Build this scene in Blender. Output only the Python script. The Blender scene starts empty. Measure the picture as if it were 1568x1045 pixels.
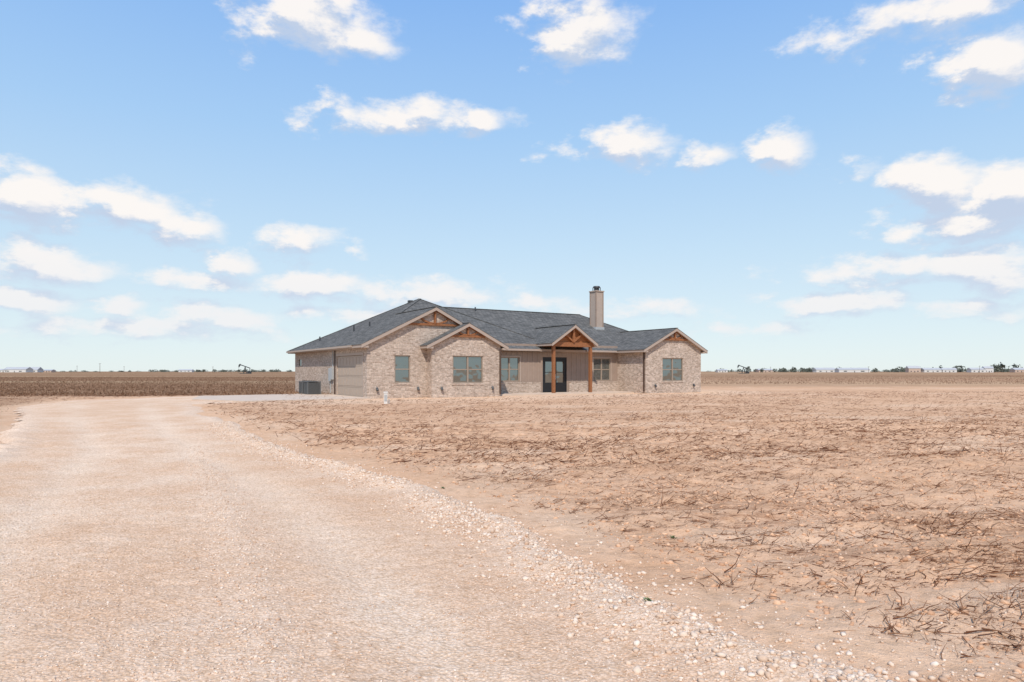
import bpy, math, numpy as np
from mathutils import Vector, Matrix
rng=np.random.default_rng(7)
scene=bpy.context.scene
COL=scene.collection
scene.view_settings.view_transform='Standard'
try: scene.view_settings.look='None'
except Exception: pass
scene.view_settings.exposure=0
F=1045.0; HC=1.5
# ---------------------------------------------------------------- noise
def _h(ix,iy,seed):
    n=(ix.astype(np.int64)*374761393+iy.astype(np.int64)*668265263+seed*982451653)&0xffffffff
    n=((n^(n>>13))*1274126177)&0xffffffff
    n=n^(n>>16)
    return (n&0xffff)/65535.0
def vn(x,y,seed=0):
    ix=np.floor(x);iy=np.floor(y);fx=x-ix;fy=y-iy
    fx=fx*fx*(3-2*fx);fy=fy*fy*(3-2*fy)
    a=_h(ix,iy,seed);b=_h(ix+1,iy,seed);c=_h(ix,iy+1,seed);d=_h(ix+1,iy+1,seed)
    return (a*(1-fx)+b*fx)*(1-fy)+(c*(1-fx)+d*fx)*fy-.5
def sst(a,b,x):
    t=np.clip((x-a)/(b-a),0,1);return t*t*(3-2*t)
# ---------------------------------------------------------------- materials
class NT:
    def __init__(s,name):
        s.m=bpy.data.materials.new(name);s.m.use_nodes=True
        s.t=s.m.node_tree;s.b=s.t.nodes['Principled BSDF']
    def n(s,ty,**k):
        x=s.t.nodes.new(ty)
        for a,b in k.items(): setattr(x,a,b)
        return x
    def l(s,a,b): s.t.links.new(a,b)
    def noise(s,scale,detail=4,rough=.6,vec=None):
        x=s.n('ShaderNodeTexNoise');x.inputs['Scale'].default_value=scale
        x.inputs['Detail'].default_value=detail;x.inputs['Roughness'].default_value=rough
        if vec is not None:s.l(vec,x.inputs['Vector'])
        return x.outputs['Fac']
    def ramp(s,fac,stops):
        x=s.n('ShaderNodeValToRGB');e=x.color_ramp.elements
        while len(e)<len(stops):e.new(.5)
        for i,(p,c) in enumerate(stops):
            e[i].position=p;e[i].color=(c[0],c[1],c[2],1)
        s.l(fac,x.inputs['Fac']);return x.outputs['Color']
    def mix(s,fac,a,b,mode='MIX'):
        x=s.n('ShaderNodeMix',data_type='RGBA',blend_type=mode)
        for v,i in ((fac,0),(a,6),(b,7)):
            if isinstance(v,(int,float)):x.inputs[i].default_value=v
            elif isinstance(v,tuple):x.inputs[i].default_value=(v[0],v[1],v[2],1)
            else:s.l(v,x.inputs[i])
        return x.outputs[2]
    def math(s,op,a,b=0.,clamp=False):
        x=s.n('ShaderNodeMath',operation=op,use_clamp=clamp)
        for i,v in enumerate((a,b)):
            if isinstance(v,(int,float)):x.inputs[i].default_value=v
            else:s.l(v,x.inputs[i])
        return x.outputs[0]
    def bump(s,h,dist,strength=1.):
        x=s.n('ShaderNodeBump');x.inputs['Distance'].default_value=dist
        x.inputs['Strength'].default_value=strength
        s.l(h,x.inputs['Height']);s.l(x.outputs[0],s.b.inputs['Normal']);return x
    def rough(s,r,spec=.3):
        s.b.inputs['Roughness'].default_value=r
        s.b.inputs['Specular IOR Level'].default_value=spec
def simple(name,c,rough=.7,var=.12,scale=6,metal=0,spec=.3):
    m=NT(name);tc=m.n('ShaderNodeTexCoord').outputs['Object']
    f=m.noise(scale,5,.65,tc)
    lo=tuple(x*(1-var) for x in c);hi=tuple(min(1,x*(1+var)) for x in c)
    m.l(m.ramp(f,[(.3,lo),(.7,hi)]),m.b.inputs['Base Color'])
    m.rough(rough,spec);m.b.inputs['Metallic'].default_value=metal
    return m.m
def wallvec(m,sx=1.,sz=1.):
    tc=m.n('ShaderNodeTexCoord').outputs['Object']
    sp=m.n('ShaderNodeSeparateXYZ');m.l(tc,sp.inputs[0])
    a=m.math('MULTIPLY',m.math('ADD',sp.outputs[0],sp.outputs[1]),sx)
    z=m.math('MULTIPLY',sp.outputs[2],sz)
    cb=m.n('ShaderNodeCombineXYZ');m.l(a,cb.inputs[0]);m.l(z,cb.inputs[1])
    return cb.outputs[0],tc
def brickmat(name,c1,c2,mor,bw=.21,rh=.078,ms=.012,sz=1.,bump=.006,var=.35,spec=.1):
    m=NT(name);v,tc=wallvec(m,1,sz)
    b=m.n('ShaderNodeTexBrick');m.l(v,b.inputs['Vector'])
    b.inputs['Scale'].default_value=1;b.inputs['Brick Width'].default_value=bw
    b.inputs['Row Height'].default_value=rh;b.inputs['Mortar Size'].default_value=ms
    b.inputs['Mortar Smooth'].default_value=.3;b.inputs['Bias'].default_value=0
    b.inputs['Color1'].default_value=(*c1,1);b.inputs['Color2'].default_value=(*c2,1)
    b.inputs['Mortar'].default_value=(*mor,1)
    n1=m.noise(9,6,.75,tc);n2=m.noise(.7,3,.5,tc)
    r1=m.ramp(n1,[(.35,(1-var,)*3),(.65,(1.0,)*3)])
    r2=m.ramp(n2,[(.3,(.88,.87,.86)),(.7,(1,1,1))])
    c=m.mix(1.,b.outputs['Color'],r1,'MULTIPLY');c=m.mix(1.,c,r2,'MULTIPLY')
    m.l(c,m.b.inputs['Base Color']);m.rough(.95,spec)
    h=m.math('SUBTRACT',m.math('MULTIPLY',n1,.5),b.outputs['Fac'])
    m.bump(h,bump);return m.m
M={}
M['brick']=brickmat('cream_brick',(.80,.645,.525),(.47,.345,.265),(.70,.58,.48),var=.42,bump=.009)
M['shingle']=brickmat('asphalt_shingles',(.225,.215,.20),(.135,.133,.127),(.085,.085,.083),bw=.32,rh=.14,ms=.01,sz=2.24,bump=.008,var=.3,spec=0)
M['trim']=simple('tan_trim_paint',(.40,.315,.255),.55,.05)
M['soffit']=simple('soffit_paint',(.42,.33,.265),.6,.05)
M['siding']=simple('taupe_siding',(.32,.24,.19),.7,.07,3,spec=.1)
M['batten']=simple('taupe_batten',(.36,.275,.22),.7,.07,3,spec=.1)
M['frame']=simple('bronze_window_frame',(.30,.235,.18),.5,.06)
M['black']=simple('black_paint',(.018,.018,.02),.35,.1)
M['dark']=simple('dark_metal',(.05,.052,.055),.45,.15,20)
M['acgrey']=simple('condenser_grey_paint',(.13,.13,.127),.5,.12,12)
M['grey']=simple('grey_metal',(.4,.4,.39),.45,.08,8)
M['white']=simple('white_pvc',(.66,.63,.58),.6,.06,8,spec=.1)
M['garage']=simple('garage_door_paint',(.42,.335,.265),.6,.05,spec=.1)
M['brown']=simple('brown_gutter',(.09,.055,.04),.4,.08)
M['chim']=simple('chimney_siding',(.42,.33,.265),.65,.06)
def wood(name,a,b):
    m=NT(name);tc=m.n('ShaderNodeTexCoord').outputs['Object']
    mp=m.n('ShaderNodeMapping');mp.inputs['Scale'].default_value=(9,9,9);m.l(tc,mp.inputs[0])
    f=m.noise(1.2,6,.7,mp.outputs[0])
    m.l(m.ramp(f,[(.3,a),(.7,b)]),m.b.inputs['Base Color']);m.rough(.6,.2);m.bump(f,.003);return m.m
M['wood']=wood('cedar_stain',(.20,.08,.035),(.36,.15,.065))
M['wooddark']=wood('cedar_stain_ceiling',(.24,.09,.035),(.40,.16,.06))
def conc():
    m=NT('concrete');tc=m.n('ShaderNodeTexCoord').outputs['Object']
    f=m.noise(1.5,7,.65,tc);g=m.noise(60,3,.6,tc)
    c=m.ramp(f,[(.3,(.54,.415,.32)),(.7,(.64,.51,.40))])
    m.l(m.mix(.15,c,m.ramp(g,[(.3,(.3,.25,.2)),(.7,(.7,.6,.5))])),m.b.inputs['Base Color'])
    m.rough(1,0);return m.m
M['conc']=conc()
def glass():
    m=NT('window_glass');m.b.inputs['Base Color'].default_value=(.035,.04,.04,1)
    m.rough(.03,.5)
    g=m.n('ShaderNodeBsdfGlossy');g.inputs['Roughness'].default_value=.03
    g.inputs['Color'].default_value=(.75,.85,.85,1)
    tc=m.n('ShaderNodeTexCoord').outputs['Object'];f=m.noise(.9,2,.5,tc)
    bp=m.n('ShaderNodeBump');bp.inputs['Distance'].default_value=.02;m.l(f,bp.inputs['Height'])
    m.l(bp.outputs[0],g.inputs['Normal'])
    mx=m.n('ShaderNodeMixShader');mx.inputs[0].default_value=.24
    m.l(m.b.outputs[0],mx.inputs[1]);m.l(g.outputs[0],mx.inputs[2])
    m.l(mx.outputs[0],m.t.nodes['Material Output'].inputs['Surface']);return m.m
M['glass']=glass()
# ---------------------------------------------------------------- mesh helpers
def obj(name,me,parent=None,loc=None):
    o=bpy.data.objects.new(name,me);COL.objects.link(o)
    if parent:o.parent=parent
    if loc:o.location=loc
    return o
def mesh(name,v,f,mat,parent=None,smooth=False):
    me=bpy.data.meshes.new(name);me.from_pydata([tuple(map(float,p)) for p in v],[],f)
    mats=mat if isinstance(mat,list) else [mat]
    for k in mats:me.materials.append(M[k] if isinstance(k,str) else k)
    me.validate();me.update()
    return obj(name,me,parent)
def empty(name,loc=(0,0,0),rz=0,sc=1):
    o=bpy.data.objects.new(name,None);COL.objects.link(o);o.location=loc;o.rotation_euler=(0,0,rz);o.scale=(sc,)*3;return o
BF=[(0,3,2,1),(4,5,6,7),(0,1,5,4),(1,2,6,5),(2,3,7,6),(3,0,4,7)]
def boxv(x0,x1,y0,y1,z0,z1):
    return [(x0,y0,z0),(x1,y0,z0),(x1,y1,z0),(x0,y1,z0),(x0,y0,z1),(x1,y0,z1),(x1,y1,z1),(x0,y1,z1)]
def box(name,x0,x1,y0,y1,z0,z1,mat,parent=None):
    return mesh(name,boxv(x0,x1,y0,y1,z0,z1),BF,mat,parent)
def boxes(name,lst,mat,parent=None):
    v=[];f=[]
    for b in lst:
        k=len(v);v+=boxv(*b);f+=[tuple(i+k for i in q) for q in BF]
    return mesh(name,v,f,mat,parent)
def beamv(p,q,w,h,up=(0,0,1)):
    p=Vector(p);q=Vector(q);d=(q-p).normalized();u=Vector(up)
    s=d.cross(u)
    if s.length<1e-4:s=d.cross(Vector((0,1,0)))
    s.normalize();u=s.cross(d).normalized()
    r=[]
    for c in (p,q):
        for a,b in ((-1,-1),(1,-1),(1,1),(-1,1)):
            r.append(c+s*a*w/2+u*b*h/2)
    return r
BBF=[(0,1,2,3),(7,6,5,4),(0,4,5,1),(1,5,6,2),(2,6,7,3),(3,7,4,0)]
def beams(name,lst,mat,parent=None):
    v=[];f=[]
    for b in lst:
        k=len(v);v+=beamv(*b);f+=[tuple(i+k for i in q) for q in BBF]
    return mesh(name,v,f,mat,parent)
def cyl(name,p,q,r,mat,parent=None,n=14,r2=None):
    p=Vector(p);q=Vector(q);d=(q-p).normalized();a=d.orthogonal().normalized();b=d.cross(a)
    r2=r if r2 is None else r2;v=[];f=[]
    for c,rr in ((p,r),(q,r2)):
        for i in range(n):
            t=2*math.pi*i/n;v.append(c+a*math.cos(t)*rr+b*math.sin(t)*rr)
    f=[(i,(i+1)%n,n+(i+1)%n,n+i) for i in range(n)]+[tuple(range(n))[::-1],tuple(range(n,2*n))]
    return mesh(name,v,f,mat,parent)
# ---------------------------------------------------------------- house
TH=math.radians(32);P0=(-7.92,37.3)
H=empty('brick_ranch_house',(P0[0],P0[1],0),TH)
cT,sT=math.cos(TH),math.sin(TH)
def h2w(u,v): return P0[0]+u*cT-v*sT, P0[1]+u*sT+v*cT
ZE=2.98;ZW=2.82
def wall(name,p,q,z0,z1,ops,mat,rev=.11):
    p=np.array(p,float);q=np.array(q,float);L=np.linalg.norm(q-p);d=(q-p)/L;nin=np.array([-d[1],d[0]])
    xs=sorted({0,L}|{a for o in ops for a in o[:2]});zs=sorted({z0,z1}|{a for o in ops for a in o[2:]})
    v=[];f=[]
    def quad(a):
        k=len(v);v.extend(a);f.append((k,k+1,k+2,k+3))
    def P(a,z,dep=0):
        r=p+d*a+nin*dep;return (r[0],r[1],z)
    for i in range(len(xs)-1):
        for j in range(len(zs)-1):
            cx=(xs[i]+xs[i+1])/2;cz=(zs[j]+zs[j+1])/2
            if any(o[0]<cx<o[1] and o[2]<cz<o[3] for o in ops):continue
            quad([P(xs[i],zs[j]),P(xs[i+1],zs[j]),P(xs[i+1],zs[j+1]),P(xs[i],zs[j+1])])
    for a0,a1,b0,b1 in ops:
        quad([P(a0,b0),P(a0,b1),P(a0,b1,rev),P(a0,b0,rev)]);quad([P(a1,b0),P(a1,b0,rev),P(a1,b1,rev),P(a1,b1)])
        quad([P(a0,b1),P(a1,b1),P(a1,b1,rev),P(a0,b1,rev)]);quad([P(a0,b0),P(a0,b0,rev),P(a1,b0,rev),P(a1,b0)])
    return mesh(name,v,f,mat,H)
def window(u0,u1,v,z0,z1,n=1,sill=True):
    y=v+.07;fr=.065
    L=[(u0,u1,y-.03,y+.05,z0,z0+fr),(u0,u1,y-.03,y+.05,z1-fr,z1),(u0,u0+fr,y-.03,y+.05,z0+fr,z1-fr),(u1-fr,u1,y-.03,y+.05,z0+fr,z1-fr)]
    w=(u1-u0)/n
    for i in range(1,n):L.append((u0+i*w-fr*.8,u0+i*w+fr*.8,y-.028,y+.05,z0+fr,z1-fr))
    zm=(z0+z1)/2
    for i in range(n):L.append((u0+i*w+fr*.8,u0+(i+1)*w-fr*.8,y-.015,y+.04,zm-.03,zm+.03))
    boxes('window_frame',L,'frame',H)
    mesh('window_glass',[(u0,y+.02,z0),(u1,y+.02,z0),(u1,y+.02,z1),(u0,y+.02,z1)],[(0,1,2,3)],'glass',H)
    if sill:
        box('brick_sill',u0-.06,u1+.06,v-.035,v+.06,z0-.1,z0-.002,'brick',H)
        box('brick_lintel',u0-.1,u1+.1,v-.012,v+.0,z1+.002,z1+.2,'brick',H)
# walls
wall('garage_side_wall',(0,15.1),(0,0),-.3,ZW,[(15.1-5.3,15.1-.7,-.05,2.42),(1.0,1.7,1.9,2.35)],'brick')
wall('left_wing_front_wall',(0,0),(3.55,0),-.3,ZW,[(1.6,2.55,.85,2.4)],'brick')
window(1.6,2.55,0,.85,2.4,1)
wall('bump_left_wall',(3.55,0),(3.55,-.7),-.3,ZW,[],'brick')
wall('bump_front_wall',(3.55,-.7),(8.1,-.7),-.3,ZW,[(4.88-3.55,6.88-3.55,.82,2.4)],'brick')
window(4.88,6.88,-.7,.82,2.4,2)
wall('bump_right_wall',(8.1,-.7),(8.1,1.5),-.3,ZW,[],'brick')
wall('entry_wall',(8.1,1.5),(19.17,1.5),-.3,3.3,[(9.35-8.1,10.85-8.1,.85,2.42),(12.68-8.1,14.66-8.1,.1,2.45),(16.95-8.1,18.5-8.1,.85,2.42)],'siding')
window(9.35,10.85,1.5,.85,2.42,2,False);window(16.95,18.5,1.5,.85,2.42,2,False)
bt=[]
for i in range(28):
    u=8.3+i*.4
    segs=[(.8,3.2)]
    if 9.25<u<10.95 or 16.85<u<18.6:segs=[(2.52,3.2)]
    if 12.58<u<14.76:segs=[(2.55,3.2)]
    for a,b in segs:bt.append((u-.025,u+.025,1.475,1.499,a,b))
boxes('siding_battens',bt,'batten',H)
boxes('entry_window_trim',[t for (a,b) in ((9.35,10.85),(16.95,18.5)) for t in ((a-.09,a,1.47,1.498,.82,2.51),(b,b+.09,1.47,1.498,.82,2.51),(a,b,1.47,1.498,2.422,2.51))],'trim',H)
boxes('wainscot',[(8.103,12.5,1.44,1.496,-.3,.74),(14.84,19.167,1.44,1.496,-.3,.74)],'brick',H)
boxes('wainscot_cap',[(8.105,12.5,1.42,1.497,.742,.8),(14.84,19.165,1.42,1.497,.742,.8)],'brick',H)
wall('right_wing_left_wall',(19.17,1.5),(19.17,-1.4),-.3,ZW,[],'brick')
wall('right_wing_front_wall',(19.17,-1.4),(24.48,-1.4),-.3,ZW,[(20.7-19.17,22.7-19.17,.82,2.42)],'brick')
window(20.7,22.7,-1.4,.82,2.42,2)
wall('right_wing_right_wall',(24.48,-1.4),(24.48,2.),-.3,ZW,[],'brick')
wall('right_front_return',(24.48,1.9),(25.8,1.9),-.3,ZW,[],'brick')
wall('right_end_wall',(25.8,1.9),(25.8,12.9),-.3,ZW,[],'brick')
wall('back_wall',(25.8,12.9),(13.6,12.9),-.3,ZW,[],'brick')
wall('garage_wing_right_wall',(13.6,12.9),(13.6,15.1),-.3,ZW,[],'brick')
wall('garage_wing_back_wall',(13.6,15.1),(0,15.1),-.3,ZW,[],'brick')
box('side_window_glass',.06,.08,13.4,14.1,1.9,2.35,'glass',H)
gl=[];
for i in range(4):
    z=-.03+i*.61
    gl.append((.06,.09,.7,5.3,z,z+.60))
    for j in range(8):
        v=.7+.05+j*.575;gl.append((.045,.0598,v,v+.475,z+.09,z+.51))
boxes('garage_door',gl,'garage',H)
boxes('garage_door_trim',[(-.02,.05,.58,.698,0,2.42),(-.02,.05,5.302,5.42,0,2.42),(-.02,.05,.58,5.42,2.422,2.56)],'trim',H)
D=[]
u0,u1=12.68,14.66;y=1.55
D+=[(u0,u0+.08,y-.04,y+.05,.1,2.45),(u1-.08,u1,y-.04,y+.05,.1,2.45),(u0+.08,u1-.08,y-.04,y+.05,2.37,2.45)]
um=(u0+u1)/2
for a,b in ((u0+.08,um-.004),(um+.004,u1-.08)):
    D+=[(a,a+.15,y-.02,y+.03,.12,2.365),(b-.15,b,y-.02,y+.03,.12,2.365),(a+.15,b-.15,y-.02,y+.03,.12,.75),(a+.15,b-.15,y-.02,y+.03,2.15,2.365),(a+.15,b-.15,y-.015,y+.02,1.42,1.46)]
boxes('double_front_door',D,'black',H)
mesh('door_glass',[(u0+.1,y+.01,.7),(u1-.1,y+.01,.7),(u1-.1,y+.01,2.2),(u0+.1,y+.01,2.2)],[(0,1,2,3)],'glass',H)
boxes('door_handles',[(um-.07,um-.04,y-.08,y-.02,.95,1.3),(um+.04,um+.07,y-.08,y-.02,.95,1.3)],'grey',H)
# roofs
def hip(name,x0,x1,y0,y1,ze,p):
    w=(y1-y0)/2;zr=ze+p*w
    r0=(x0+w,(y0+y1)/2,zr);r1=(x1-w,(y0+y1)/2,zr)
    v=[(x0,y0,ze),(x1,y0,ze),(x1,y1,ze),(x0,y1,ze),r0,r1]
    if abs(r0[0]-r1[0])<.01:
        v=v[:5];f=[(0,1,4),(1,2,4),(2,3,4),(3,0,4)]
    else:f=[(0,1,5,4),(1,2,5),(2,3,4,5),(3,0,4)]
    mesh(name+'_shingles',v,f,'shingle',H)
    box(name+'_fascia',x0+.012,x1-.012,y0+.012,y1-.012,ZW-.02,ze-.004,'trim',H)
    L=[]
    c=v[:4];tops=[r0,r1,r1,r0]
    for a,b in zip(c,tops):L.append((a,b,.22,.03))
    if abs(r0[0]-r1[0])>=.01:L.append((r0,r1,.22,.03))
    beams(name+'_ridge_caps',L,'shingle',H)
hip('garage_wing_roof',-.4,14.2,1.1,15.7,ZE-.015,.5)
hip('main_roof',1.6,26.2,1.1,13.3,ZE-.03,.5)
def gable(name,u0,u1,v0,v1,ze,p,truss=None,wallv=None,wu=None,wallmat='brick',th=.17):
    um=(u0+u1)/2;zr=ze+p*(um-u0)
    for s,(a,b) in enumerate(((u0,um),(u1,um))):
        v=[(a,v0,ze),(b,v0,zr),(b,v1,zr),(a,v1,ze),(a,v0,ze-th),(b,v0,zr-th),(b,v1,zr-th),(a,v1,ze-th)]
        mesh(name+'_slab',v,BF,'soffit',H)
        sg=-1 if a<b else 1
        v=[(a+sg*.03,v0-.03,ze+.004+.0),(b,v0-.03,zr+.012),(b,v1,zr+.012),(a+sg*.03,v1,ze+.004)]
        mesh(name+'_shingles',v+[(q[0],q[1],q[2]-.03) for q in v],BF,'shingle',H)
        v=[(a,v0-.02,ze-.004),(b,v0-.02,zr-.004),(b,v0-.002,zr-.004),(a,v0-.002,ze-.004)]
        v+=[(q[0],q[1],q[2]-th-.03) for q in v]
        mesh(name+'_rake_board',v,BF,'trim',H)
    beams(name+'_ridge_cap',[((um,v0-.03,zr+.015),(um,v1,zr+.015),.2,.03)],'shingle',H)
    if wu:
        z0=ZW;a,b=wu
        za=ze+p*(a-u0)-th-.002
        mesh(name+'_gable_wall',[(a,wallv,z0),(b,wallv,z0),(b,wallv,za),(um,wallv,zr-th),(a,wallv,za)],[(0,1,2,3,4)],wallmat,H)
        boxes(name+'_eave_box',[(u0+.015,a-.002,v0+.004,v1,ZW-.03,ze-.08),(b+.002,u1-.015,v0+.004,v1,ZW-.03,ze-.08)],'trim',H)
    if truss:
        zc,tv=truss
        hw=(zr-th-zc)/p-.05
        zt=zr-th-.09
        L=[((um-hw,tv,zc),(um+hw,tv,zc),.09,.12),((um,tv-.01,zc+.05),(um,tv-.01,zt),.10,.14)]
        for sg in (-1,1):
            pts=[]
            for k in range(5):
                t=k/4;x=um+sg*(.06+.62*hw*math.sin(t*math.pi/2)*.85);z=zc+.06+(zt-zc)*.60*(t**1.6)
                pts.append((x,tv-.005,z))
            for k in range(4):L.append((pts[k],pts[k+1],.08,.09))
            L.append(((um+sg*(hw+.05),tv,zc+.0),(um,tv,zc+p*(hw+.05)),.085,.07))
        beams(name+'_timber_truss',L,'wood',H)
    return um,zr
gable('left_gable',-.41,8.51,-.25,5.6,ZE,.5,(4.2,-.07),0,(0,8.1))
gable('bump_gable',3.15,8.5,-.95,3.,ZE-.005,.5,(3.55,-.77),-.7,(3.55,8.1))
gable('right_gable',18.77,24.88,-1.65,4.6,ZE,.5,(3.72,-1.47),-1.4,(19.17,24.48))
gable('porch_gable',12.2,15.95,-.25,4.6,3.32,.66,None)
um=(12.2+15.95)/2;zr=3.32+.66*1.875
pl=12.56;pr=15.58
boxes('porch_posts',[(p-.09,p+.09,.01,.19,.1,3.12) for p in (pl,pr)],'wood',H)
boxes('porch_beams',[(pl-.2,pr+.2,-.02,.22,3.12,3.4),(pl-.1,pl+.1,.222,1.2,3.14,3.38),(pr-.1,pr+.1,.222,1.2,3.14,3.38)],'wood',H)
L=[((um,-.03,3.4),(um,-.03,zr-.3),.14,.16)]
for sg in (-1,1):
    L+=[((um,-.025,3.42),(um+sg*.62,-.025,3.9),.1,.1),((um+sg*1.6,-.03,3.36),(um,-.03,3.36+.66*1.6),.12,.14)]
beams('porch_timber_truss',L,'wood',H)
mesh('porch_gable_boards',[(12.45,.1,3.3),(15.7,.1,3.3),(um,.1,zr-.19)],[(0,1,2)],'wooddark',H)
box('porch_ceiling',12.5,15.65,.23,1.09,3.385,3.41,'wooddark',H)
box('porch_slab',8.15,19.12,-.3,1.43,-.3,.1,'conc',H)
boxes('downspouts',[(-.07,-.01,5.55,5.65,.1,2.8),(8.0,8.09,-.78,-.71,.15,2.8),(19.09,19.16,-1.3,-1.2,.15,2.8)],'brown',H)
boxes('gutters',[(-.52,-.4,1.3,15.6,ZE-.13,ZE-.02),(8.6,12.15,1.0,1.105,ZE-.15,ZE-.03),(16.0,18.7,1.0,1.105,ZE-.15,ZE-.03)],'trim',H)
# chimney
cu,cv=20.05,4.95
box('chimney_shaft',cu-.36,cu+.36,cv-.36,cv+.36,4.2,7.55,'chim',H)
boxes('chimney_corner_trim',[(cu+a-.05,cu+a+.05,cv+b-.05,cv+b+.05,4.2,7.54) for a in(-.33,.33) for b in (-.33,.33)],'siding',H)
box('chimney_crown',cu-.42,cu+.42,cv-.42,cv+.42,7.55,7.63,'chim',H)
boxes('chimney_flashing',[(cu-.42,cu+.42,cv-.42,cv+.3,4.5,4.86)],'grey',H)
cyl('chimney_flue',(cu,cv,7.63),(cu,cv,7.85),.2,'dark',H)
cyl('chimney_cap',(cu,cv,7.88),(cu,cv,8.0),.3,'dark',H,r2=.24)
boxes('chimney_cap_legs',[(cu+a-.02,cu+a+.02,cv+b-.02,cv+b+.02,7.63,7.9) for a in(-.2,.2) for b in (-.2,.2)],'dark',H)
for (u,v,h) in ((2.0,8.0,.4),(2.5,6.4,.28),(1.0,12.3,.28),(10.5,6.8,.25)):
    z=ZE+.5*min(u+.4,15.7-v,max(v-1.1,0));cyl('roof_vent_pipe',(u,v,z-.1),(u,v,z+h),.05,'dark',H,8)
box('turtle_vent',6.3,6.6,8.8,9.1,6.2,6.52,'dark',H)
for (u,v) in ((.55,0),(3.0,0),(4.15,-.7),(7.5,-.7),(20.0,-1.4),(23.7,-1.4)):
    cyl('wall_fixture_mount',(u,v-.001,.55),(u,v-.06,.55),.05,'dark',H,12)
    cyl('wall_fixture_shade',(u,v-.05,.60),(u,v-.12,.44),.06,'dark',H,12,r2=.075)
boxes('electric_meter_panels',[(-.14,-.002,5.85,6.2,1.0,1.75),(-.12,-.002,6.3,6.65,.9,1.7),(-.06,-.002,5.98,6.03,1.75,2.8),(-.06,-.002,6.45,6.5,.1,.9)],'grey',H)
for (u,v) in ((-1.15,6.5),(-1.15,7.7)):
    x,y=h2w(u,v);A=empty('air_conditioner_condenser',(x,y,0),TH)
    box('base_pad',-.55,.55,-.55,.55,-.05,.09,'conc',A)
    box('coil_core',-.36,.36,-.36,.36,.09,.82,'dark',A)
    L=[]
    for k in range(11):
        z=.12+k*.063
        L+=[(-.40,.40,-.40,-.385,z,z+.032),(-.40,.40,.385,.40,z,z+.032),(-.40,-.385,-.384,.384,z,z+.032),(.385,.40,-.384,.384,z,z+.032)]
    L+=[(a-.025,a+.025,b-.025,b+.025,.09,.84) for a in (-.39,.39) for b in (-.39,.39)]
    boxes('louvres',L,'acgrey',A);box('top_panel',-.42,.42,-.42,.42,.84,.89,'acgrey',A)
    cyl('fan_grille',(0,0,.89),(0,0,.92),.3,'dark',A,24)
APR=[(-.002,-.6),(-6.6,-1.0),(-8.4,3.0),(-7.4,7.6),(-.002,8.4)]
aw=[h2w(*a) for a in APR]
mesh('concrete_apron',[(x,y,.07) for x,y in aw]+[(x,y,-.2) for x,y in aw],[(0,1,2,3,4)[::-1]]+[(i,(i+1)%5,5+(i+1)%5,5+i) for i in range(5)],'conc')
U=empty('utility_pedestal',(-5.85,31.6,0),.2)
box('post',-.08,.08,-.07,.07,-.1,.50,'white',U);box('cap',-.1,.1,-.09,.09,.50,.56,'white',U)
box('door_panel',-.06,.06,-.08,-.072,.12,.42,'grey',U);cyl('conduit',(.15,0,-.1),(.15,0,.22),.025,'grey',U,10)
# ---------------------------------------------------------------- terrain
POLY=np.array([(-13.6,33.2),(-15.1,31.6),(-11.6,25.0),(-8.2,19.3),(-4.39,12.95),(-2.42,10.4),(-1.19,8.66),(-.22,6.78),(.44,5.38),(.95,4.34),(1.35,3.72),(1.8,3.2),(4.2,.2),(7.5,-3.5),(12,-8.5),
 (4,-13),(-1.5,-3),(-5.6,5),(-9.7,12.9),(-14.1,19.3),(-21,29.6),(-22.2,33.5),(-20.8,38),(-18.2,42.5),(-15,41.5),(-13,36)])
def sdist(x,y,P=POLY,closed=True):
    d=np.full(x.shape,1e9);ins=np.zeros(x.shape,bool)
    n=len(P)
    for i in range(n if closed else n-1):
        a=P[i];b=P[(i+1)%n];e=b-a
        t=np.clip(((x-a[0])*e[0]+(y-a[1])*e[1])/(e@e),0,1)
        d=np.minimum(d,np.hypot(x-a[0]-t*e[0],y-a[1]-t*e[1]))
        if closed:
            c=((a[1]>y)!=(b[1]>y));xx=a[0]+(y-a[1])*e[0]/(e[1] if abs(e[1])>1e-9 else 1e-9)
            ins^=c&(x<xx)
    return np.where(ins,-d,d) if closed else d
def sd_n(x,y):
    s=sdist(x,y);return s+.35*vn(x/1.3,y/1.3,3)+.18*vn(x/.35,y/.35,4)+.5*vn(x/4,y/4,5)*sst(8,20,y)
WIND=np.array([(-6.2,13.5),(-3.56,8.2),(-2.2,5.58),(-1.15,3.29),(-.4,1.0)])
def field_h(x,y,amp=1):
    rows=np.sin((x*math.sin(.30)*-1+y*math.cos(.30))*2*math.pi/1.02+1.5*vn(x/3,y/3,9))
    h=.05*vn(x/.55,y/.55,11)+.045*vn(x/.22,y/.22,12)+.026*vn(x/.09,y/.09,13)+.020*rows*amp
    h+=.08*np.clip(vn(x/.16,y/.16,14)-.22,0,1)+.08*vn(x/6,y/6,15)
    return h
def ground_z(x,y,s,fade):
    o=sst(-.1,.7,s)
    return (field_h(x,y)*fade)*o*(.45+.55*sst(.6,1.8,s))-.045*(1-o)
def road_z(x,y,s,fade):
    w=sdist(x,y,WIND,False)
    h=.014*vn(x/.6,y/.6,21)+.014*vn(x/.17,y/.17,22)+.010*vn(x/.07,y/.07,23)
    berm=.07*np.exp(-((s+.12)/.24)**2)*(.65+vn(x/.3,y/.3,24))+.018*np.exp(-(w/.16)**2)*(.7+vn(x/.25,y/.25,25))
    for o in (1.5,3.3):h=h-.022*np.exp(-((s+o+.25*vn(x/2,y/2,51))/.28)**2)*fade
    h=h*fade+berm*(.3+.7*fade)+.016
    return h*sst(.3,-.12,s)-.07*sst(-.05,.4,s)
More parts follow.
